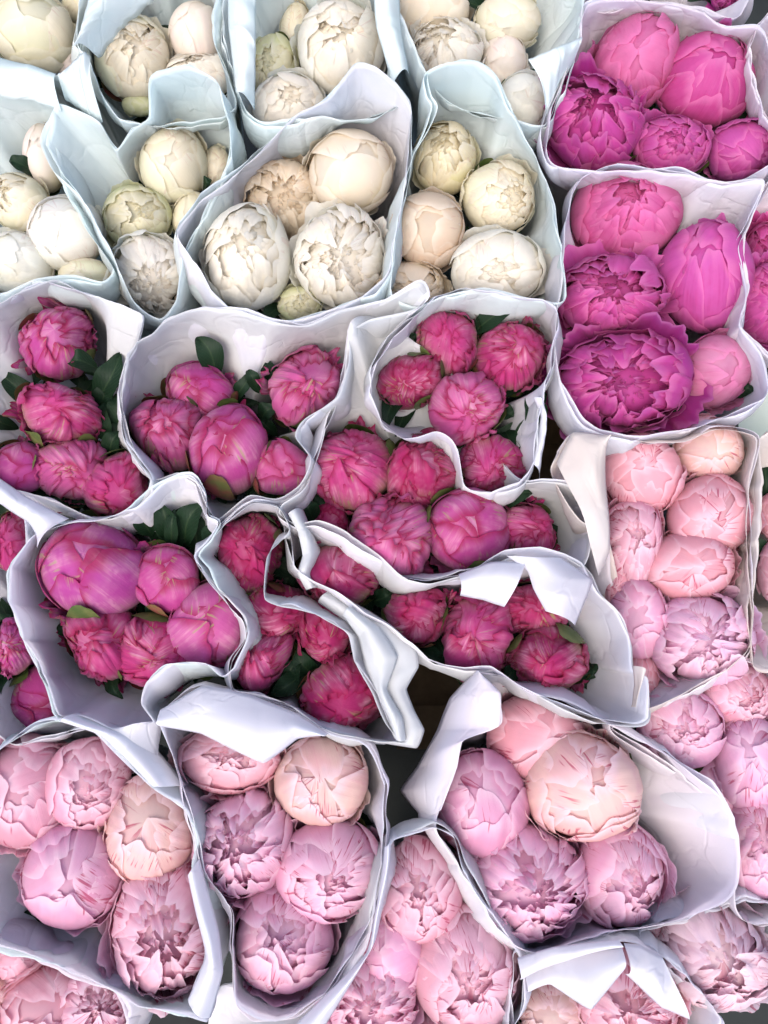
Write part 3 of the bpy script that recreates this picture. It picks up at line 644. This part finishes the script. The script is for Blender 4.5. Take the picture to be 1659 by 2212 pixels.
bx = empty('cardboard_box', (0, 0, 0), 'brown carton deep in the dark gap below the deep pink buds at the lower centre', 'cardboard box')
c = P(960, 1530, -.2); bx.location = (c[0], c[1], -.46)
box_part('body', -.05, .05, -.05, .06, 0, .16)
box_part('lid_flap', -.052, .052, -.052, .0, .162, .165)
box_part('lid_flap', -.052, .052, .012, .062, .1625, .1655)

# ------------------------------------------------------------------ paper wraps: rim read off the photograph (x, y[, height])
wrap('WA', [(-120,-60),(60,-120),(200,-80),(200,40),(178,80),(165,130),(125,160),(60,145),(0,128),(-100,100)], .05, 'g', 'greenish white paper in the top left corner, round the big cream peony')
wrap('WB', [(190,-50),(330,-90),(470,-50),(457,40),(468,110),(495,170),(510,228),(470,255),(400,262),(330,270),(255,250),(218,195),(190,120),(165,85)], .055, 'cg', 'cool white paper round the cream peony with the torn opening',
     flap=[([(190,0,.07),(172,70,.08),(155,110,.085)], [(330,-20,.05),(262,40,.045),(205,110,.05)]), ([(130,160,.07),(180,110,.075),(195,120,.07)], [(130,200,.06),(185,235,.06),(215,250,.06)])])
wrap('WC', [(492,-40),(640,-90),(800,-60),(815,0),(830,90),(850,160),(858,230),(770,262),(690,252),(620,262),(555,262),(522,225),(500,150),(480,60)], .055, 'cc', 'cool white paper round the largest white peony at the top centre',
     flap=[([(492,-20,.06),(493,60,.065),(508,200,.065)], [(548,-20,.085),(547,80,.085),(546,222,.06)]), ([(806,-40,.075),(812,60,.075),(846,185,.06)], [(862,-40,.07),(868,60,.07),(884,150,.06)])])
wrap('WD', [(850,-30),(960,-90),(1150,-90),(1258,-30),(1255,60),(1230,130),(1210,200),(1180,272),(1120,262),(1040,250),(960,215),(915,140),(880,50)], .05, 'cc', 'cool white paper with upright corner at the top right of the white peonies',
     flap=[([(1140,128,.075),(1200,100,.08),(1255,78,.06)], [(1185,260,.045),(1210,170,.055),(1240,130,.05)])])
wrap('WE', [(-100,230),(0,187),(70,192),(125,230),(118,300),(135,400),(190,500),(245,580),(220,610),(160,595),(90,600),(0,632),(-90,600),(-140,400)], .05, 'c', 'cool white paper at the left edge round four cream peonies and one dark leaf',
     flap=[([(-20,120,.06),(60,140,.06),(122,160,.07)], [(-20,190,.07),(70,205,.07),(125,228,.07)], .002, 2)])
wrap('WF', [(125,225,.065),(170,240,.06),(212,262,.06),(250,322,.06),(285,280,.06),(322,252,.07),(326,165,.09),(400,142,.10),(460,168,.09),(484,240,.07),(500,320,.06),(470,400,.045),(430,480,.04),(395,560,.04),(380,650,.04),(345,690,.045),(290,655,.05),(258,590),(235,540),(190,450),(140,385),(97,310),(108,265)], .06, 'cc', 'cool white paper with a zigzag top and one tall square corner')
wrap('WG', [(770,138,.09),(815,145,.09),(862,185,.08),(888,230,.07),(884,330),(872,430),(852,520),(838,590),(780,640),(700,672),(640,690),(570,690),(510,672),(460,630),(425,570),(383,502,.055),(430,440),(500,385),(570,320),(640,250,.065),(705,215,.08),(745,165,.09)], .055, 'lc', 'crinkle topped white paper round the tan frilled peony and two big white ones')
wrap('WH', [(925,162,.08),(960,140,.09),(1030,133,.09),(1070,165,.08),(1100,235,.07),(1132,290),(1175,375),(1192,425),(1210,540),(1222,640),(1198,655),(1100,632),(1040,622),(960,640),(900,662),(850,640),(848,560),(865,450),(888,350),(945,240,.07),(932,205,.075)], .055, 'cc', 'white paper round the smooth peach cream ball at the right')
wrap('MA', [(1275,0),(1300,28),(1350,12),(1420,2),(1520,15),(1585,38),(1625,-20),(1600,-150),(1300,-150)], .035, 'k', 'pinkish white paper cut off by the top edge')
wrap('ME', [(1622,100),(1642,50),(1700,20),(1800,100),(1800,350),(1700,320),(1655,250),(1632,170)], .05, 'k', 'pinkish white paper at the right edge beside the large smooth magenta ball')
wrap('MB', [(1268,10),(1340,0),(1420,5),(1510,25),(1570,60),(1635,60),(1665,120),(1690,260),(1665,350),(1590,394),(1500,380),(1400,366),(1300,368),(1200,357),(1180,320),(1190,240),(1222,160),(1255,90)], .055, 'kl', 'pinkish white paper round the two big smooth magenta balls at the top right')
wrap('MC', [(1232,430),(1262,380),(1330,352),(1400,362),(1480,370),(1560,400),(1650,388,.07),(1620,470),(1590,530),(1616,620),(1600,700),(1645,765),(1658,830),(1640,865),(1560,905),(1480,930),(1380,944),(1300,928),(1250,890),(1206,800),(1200,720),(1212,620),(1217,520)], .05, 'l', 'lavender white paper round the biggest open magenta peony')
wrap('MD', [(1660,400),(1610,520),(1620,620),(1602,700),(1645,745),(1700,790),(1800,700),(1800,420),(1720,370)], .045, 'k', 'pinkish white paper at the right edge round the cut off ruffled magentas')
wrap('TA', [(0,657),(55,624),(112,608),(180,632),(250,655),(308,682),(300,730),(268,790),(262,880),(272,960),(322,1035),(300,1092,.045),(240,1124,.04),(180,1112,.04),(110,1078,.04),(0,1052,.04),(-90,1000),(-130,850),(-90,700)], .06, 'nl', 'white paper with a soft domed top at the left edge round the topmost mauve bud')
wrap('TB', [(330,722),(365,688),(430,665),(500,668),(575,690),(660,703),(740,668),(830,652),(905,612,.075),(922,640),(890,670),(800,690),(757,722),(752,790),(725,860),(655,908),(640,945),(672,990),(650,1050,.05),(600,1080,.05),(540,1075,.05),(470,1120,.04),(440,1085,.05),(425,1045,.05),(385,1022,.05),(325,1037,.05),(288,975),(265,890),(262,820),(275,770),(303,735)], .06, 'nl', 'large white paper with wavy top and a curled right edge round the tallest pink bud')
wrap('TC', [(935,650),(1000,626),(1080,634),(1197,658),(1200,720),(1182,820),(1165,900),(1150,1000,.05),(1120,1040,.05),(1060,1062,.045),(1005,1050,.04),(985,962,.045),(940,935,.05),(870,948,.05),(825,910,.055),(803,850),(812,790),(850,730),(895,685)], .06, 'ln', 'white rolled paper round the buds with the long dark leaf',
     flap=[([(1150,860,.05),(1165,900,.05),(1150,1000,.045)], [(1178,880,.045),(1176,960,.04),(1170,1030,.03)])])
wrap('TD', [(760,690,.065),(800,680,.04),(870,720,.02),(960,800,.0),(1060,960,.0),(1120,1040,.04),(1175,1040),(1232,1048),(1272,1085),(1284,1150),(1262,1222),(1215,1200),(1150,1186),(1080,1212),(1010,1240),(930,1262),(870,1242),(820,1202),(750,1152),(685,1125),(640,1132),(600,1110),(608,1088),(655,1055),(680,990),(702,930),(738,830),(748,750)], .05, 'nl', 'white paper with stacked pleats at its lower left round the smooth vivid bud')
wrap('TE', [(625,1130,.03),(700,1165,.03),(770,1195,.03),(850,1240,.035),(930,1255,.04),(1010,1235,.052),(1095,1187,.062),(1175,1182,.065),(1255,1215),(1300,1285),(1340,1330),(1365,1400),(1370,1450),(1400,1468),(1398,1550),(1370,1565),(1290,1550),(1200,1515),(1120,1480),(1060,1440),(1000,1448),(930,1428),(888,1390),(840,1350),(790,1322),(730,1278),(680,1255),(640,1222)], .055, 'ln', 'lavender white paper with a band folded down over the deep pink buds',
     flap=[([(990,1240,.062),(1060,1215,.066),(1136,1215,.07)], [(995,1284,.07),(1045,1295,.075),(1091,1311,.08)], .0008, 2), ([(1091,1200,.066),(1136,1230,.074),(1150,1270,.078),(1178,1320,.08)], [(1220,1200,.066),(1285,1245,.07),(1272,1290,.078),(1247,1350,.08)], .0008, 2)])
wrap('TF', [(155,1130),(215,1122),(290,1095),(345,1048),(412,1024),(442,1060),(450,1108),(475,1124),(450,1165),(424,1200),(470,1268),(525,1330),(532,1385),(506,1440),(480,1462),(440,1432),(360,1437),(318,1470),(305,1520),(330,1560),(262,1575),(170,1548),(128,1540),(90,1450),(50,1380),(18,1300),(20,1230),(60,1165),(110,1140)], .055, 'lc', 'white paper bowl round the largest purple pink bud at the lower left',
     flap=[([(0,1035,.045),(60,1075,.05),(150,1120,.05)], [(-20,1080,.06),(55,1130,.06),(70,1180,.06)], .002, 3), ([(262,1575,.05),(200,1560,.05),(240,1580,.05)], [(345,1560,.05),(335,1640,.05),(332,1705,.05)], .001, 2)])
wrap('TG', [(432,1190),(480,1135),(540,1088),(600,1092),(625,1140),(602,1170),(576,1200,.07),(571,1292,.07),(640,1312,.065),(700,1337),(755,1372),(766,1430),(800,1492),(832,1562),(858,1600),(800,1598),(700,1572),(640,1532),(560,1500),(502,1492),(498,1430),(528,1380),(524,1330),(478,1278),(428,1218)], .055, 'nl', 'white paper with deep rippled folds at its right round the coral red bud',
     flap=[([(690,1300,.03),(760,1350,.03),(790,1410,.025),(800,1470,.025),(835,1550,.025),(850,1600,.03),(770,1590,.04)], [(720,1270,.035),(800,1318,.045),(850,1352,.05),(900,1400,.055),(906,1440,.055),(880,1490,.055),(898,1540,.055),(918,1580,.055),(900,1622,.05),(800,1604,.045)], .0018, 4),
           ([(740,1330,.05),(775,1380,.045),(790,1450,.045),(830,1540,.045),(850,1590,.045)], [(760,1310,.055),(820,1350,.062),(862,1420,.064),(838,1490,.064),(872,1550,.064),(880,1598,.058)], .0014, 3),
           ([(620,1110,.05),(640,1150,.05),(650,1200,.05),(640,1240,.05),(660,1275,.04)], [(652,1100,.03),(672,1150,.03),(690,1190,.03),(676,1240,.03),(690,1265,.03)], .002, 3)])
wrap('TH', [(-60,1080),(0,1062),(45,1100),(55,1180),(25,1240),(28,1320),(58,1400),(95,1470),(145,1540),(185,1572),(90,1590),(15,1602),(-60,1500),(-90,1300)], .03, 'l', 'lavender white paper at the left edge round three cut off buds')
wrap('PA', [(1235,937),(1300,935),(1400,957),(1480,952),(1550,925),(1602,930),(1638,947),(1620,1050),(1616,1180),(1624,1320),(1620,1400),(1575,1442),(1500,1487),(1440,1515),(1392,1530),(1375,1500,.01),(1365,1400,.0),(1345,1300,.0),(1325,1200,.02),(1305,1150),(1250,1120),(1190,1020),(1208,980)], .045, 'wk', 'tan tinted paper round the salmon peonies at the right',
     flap=[([(1204,1000,.05),(1238,935,.055),(1310,940,.055)], [(1300,1240,.055),(1326,1180,.06),(1314,950,.06)], .001, 2), ([(1366,1440,.072),(1370,1480,.072),(1366,1526,.072)], [(1400,1455,.085),(1386,1490,.085),(1372,1528,.08)], .0005, 1)])
wrap('PB', [(1390,1538),(1480,1497),(1560,1447),(1620,1432),(1700,1490),(1760,1700),(1730,1950),(1640,2000),(1590,1960),(1590,1850),(1560,1760),(1480,1680),(1400,1620),(1325,1572)], .03, 'k', 'pinkish white paper round the lilac peonies at the lower right edge')
wrap('PJ', [(1640,950),(1700,930),(1800,1100),(1780,1400),(1665,1452),(1626,1430),(1628,1300),(1640,1150),(1648,1040)], .04, 'w', 'warm white paper strip at the right edge beside the salmon peonies')
wrap('PC', [(1380,2012),(1480,1990),(1600,1950),(1680,1960),(1700,2060),(1665,2130),(1600,2150),(1520,2152),(1440,2090),(1400,2045)], .02, 'l', 'lavender paper under the very pale peony near the lower right corner')
wrap('PD', [(0,1622),(62,1572),(130,1558),(200,1585),(262,1640),(330,1705),(400,1750),(418,1810),(412,1870),(420,1960),(443,2065),(408,2165),(448,2208),(395,2192),(300,2172),(250,2142),(150,2095),(60,2062),(-20,2035),(-90,1950),(-90,1720)], .055, 'lc', 'wide lavender white paper round the shaggy ruffled peony at the lower left',
     flap=[([(405,1890,.06),(425,1980,.06),(443,2065,.06),(405,2160,.06)], [(425,1860,.07),(465,2020,.075),(475,2110,.07),(450,2208,.06)], .0008, 1), ([(130,1558,.06),(220,1590,.06),(330,1700,.06)], [(165,1540,.05),(300,1590,.05),(395,1700,.04)], .001, 2)])
wrap('PE', [(345,1545,.06),(430,1490,.05),(540,1505,.05),(640,1540,.05),(700,1580),(775,1600),(812,1640),(832,1720),(828,1850),(802,1980),(752,2080),(700,2150),(625,2203),(560,2207),(510,2172),(500,2050),(498,1960),(450,1900),(428,1800),(400,1700),(370,1620)], .055, 'lk', 'lavender white paper round the egg shaped pink peony',
     flap=[([(345,1530,.065),(435,1482,.06),(540,1500,.06),(640,1540,.06),(710,1585,.06)], [(342,1567,.075),(430,1585,.078),(565,1652,.085),(640,1600,.075),(700,1590,.065)], .0010, 2)])
wrap('PF', [(1035,1455),(1075,1500),(1082,1565),(1005,1602),(982,1680),(952,1750),(945,1800),(1000,1880),(1060,1970),(1112,2042),(1170,2062),(1300,2022),(1450,1992),(1560,1952),(1594,1900),(1592,1800),(1562,1730),(1480,1660),(1380,1602),(1290,1552),(1240,1525),(1150,1500),(1090,1465)], .05, 'kl', 'long slanted pale paper round the biggest creamy pink peony',
     flap=[([(1035,1452,.06),(1082,1500,.075),(1080,1570,.075),(1000,1600,.07),(985,1660,.065),(950,1750,.06)], [(1030,1450,.04),(975,1510,.04),(945,1580,.03),(900,1660,.01),(865,1710,.0),(905,1760,.01)], .0012, 2)])
wrap('PG', [(470,2260,.0),(478,2130,.0),(600,2180,.01),(730,2140),(790,2060),(812,1960),(830,1862),(852,1812),(900,1797),(940,1782,.06),(982,1812),(1002,1880),(1062,1972),(1112,2050),(1132,2105),(1112,2215),(1000,2320),(800,2320)], .052, 'ln', 'white paper peak round the dusty pink peonies at the bottom centre',
     flap=[([(830,1830,.055),(815,1960,.055),(790,2060,.055),(620,2230,.055)], [(845,1815,.06),(835,1930,.065),(812,2040,.065),(700,2230,.065)], .0008, 1)])
wrap('PH', [(-20,2040),(100,2085),(180,2120),(250,2145),(272,2215),(200,2320),(-60,2320)], .03, 'k', 'pinkish paper in the lower left corner round the salmon peonies')
wrap('PI', [(1112,2215),(1112,2062),(1170,2062),(1260,2042),(1350,2034),(1420,2062),(1500,2130),(1560,2215),(1500,2320),(1150,2320)], .04, 'l', 'lavender white paper with a hanging triangle at the bottom right',
     flap=[([(1135,2100,.05),(1230,2055,.055),(1345,2045,.055)], [(1142,2150,.055),(1192,2136,.06),(1284,2194,.075),(1355,2108,.07)], .001, 2), ([(1118,2068,.062),(1200,2046,.068),(1335,2030,.068)], [(1126,2122,.058),(1230,2086,.064),(1345,2050,.066)], .001, 2), ([(1345,2035,.05),(1380,2040,.05),(1430,2065,.05)], [(1355,2108,.06),(1440,2190,.06),(1500,2215,.05)], .0015, 2)])

for f in FL: peony(*f)

# ------------------------------------------------------------------ leaves the photograph shows, and extra ones darkening the hollows
for a in [('TF',455,1195,470,1125,40,-.01,.02), ('TF',400,1180,440,1085,50,-.01,.02), ('TF',360,1170,345,1085,44,-.01,.02), ('TF',330,1160,300,1110,38,-.01,.01), ('TF',430,1200,436,1062,58,-.02,-.002), ('TF',385,1200,398,1066,60,-.02,.0), ('TF',405,1190,366,1062,56,-.03,-.004), ('TF',462,1180,452,1100,46,-.02,.0), ('TF',345,1180,336,1080,50,-.02,-.004), ('TF',480,1240,450,1160,36,-.02,.0),  # extra leaves added over the pale TF wall to darken its hollow
          ('TC',1150,940,1135,860,46,-.01,.01), ('TC',1110,960,1160,900,40,-.02,.0), ('TC',1090,930,1120,990,40,-.02,-.01), ('TC',1130,900,1180,850,34,-.02,.0), ('TC',1000,950,960,920,34,-.02,-.01), ('TC',1100,1010,1140,960,36,-.02,0),
          ('TA',240,960,225,870,46,-.02,.0), ('TA',255,940,250,850,40,-.02,.0), ('TA',220,900,258,830,40,-.02,.0), ('TA',240,1000,262,930,38,-.02,.0),
          ('TB',560,850,535,800,26,-.01,.01), ('TB',600,830,580,780,30,-.02,.0), ('TB',560,920,600,880,36,-.02,.0),
          ('TG',625,1500,650,1420,44,-.02,0), ('TG',690,1460,640,1400,40,-.02,0), ('TG',470,1250,430,1190,34,-.01,.01), ('TE',960,1440,1010,1470,30,-.02,0), ('TE',940,1380,970,1440,36,-.02,-.01), ('TE',1120,1440,1090,1480,30,-.01,0), ('TD',680,1130,660,1080,40,-.02,0), ('TD',1080,1100,1150,1065,34,-.01,.01),
          ('TB',468,820,425,728,52,-.01,.02), ('TB',500,868,545,805,28), ('TB',575,835,602,795,26,-.02,0), ('TB',590,905,640,880,24), ('TB',600,940,560,905,26,-.03,-.01),
          ('TA',205,872,262,762,54,-.01,.01), ('TA',215,800,146,784,40,0,.02), ('TA',40,925,-10,905,28), ('TA',255,1000,262,905,34,-.03,-.01), ('TA',100,1062,150,1095,26,-.02,-.01),
          ('WE',95,385,20,346,34,-.01,.015), ('TC',1015,725,1116,662,42,-.01,.02), ('TC',905,765,880,722,28,-.02,0), ('TC',1120,860,1100,800,40,-.03,-.02), ('TC',1070,900,1110,900,34,-.03,-.01),
          ('TF',372,1190,376,1100,26,-.01,.02), ('TF',420,1150,350,1062,60,-.04,-.02), ('TF',440,1190,400,1065,56,-.04,-.03), ('TF',300,1150,380,1120,40,-.03,-.02), ('TF',330,1350,360,1310,36,-.02,0), ('TF',255,1440,265,1510,26,-.02,0), ('TF',165,1370,130,1345,30,-.02,-.01),
          ('TG',660,1450,585,1502,40,-.01,0), ('TG',650,1400,660,1470,40,-.03,-.01), ('TG',700,1560,665,1540,30,0,.01), ('TD',665,1120,720,1070,40,-.03,-.02), ('TD',1080,1085,1130,1060,30), ('TD',1100,1090,1170,1050,28,-.03,-.02),
          ('TE',800,1300,850,1275,36,-.02,0), ('TE',900,1400,960,1440,40,-.02,-.01), ('TE',1130,1480,1090,1440,30), ('TE',1255,1440,1282,1460,24), ('TH',-10,1350,25,1330,30), ('PD',275,1880,322,1890,34,-.01,0), ('PE',600,1890,620,1915,30,-.01,0),
          ('MC',1430,900,1465,860,34,-.02,0), ('MC',1590,860,1618,830,24,-.01,0), ('MB',1215,195,1232,180,24), ('WF',440,420,458,392,24,-.01,.01)]:
    leaf_at(*a)
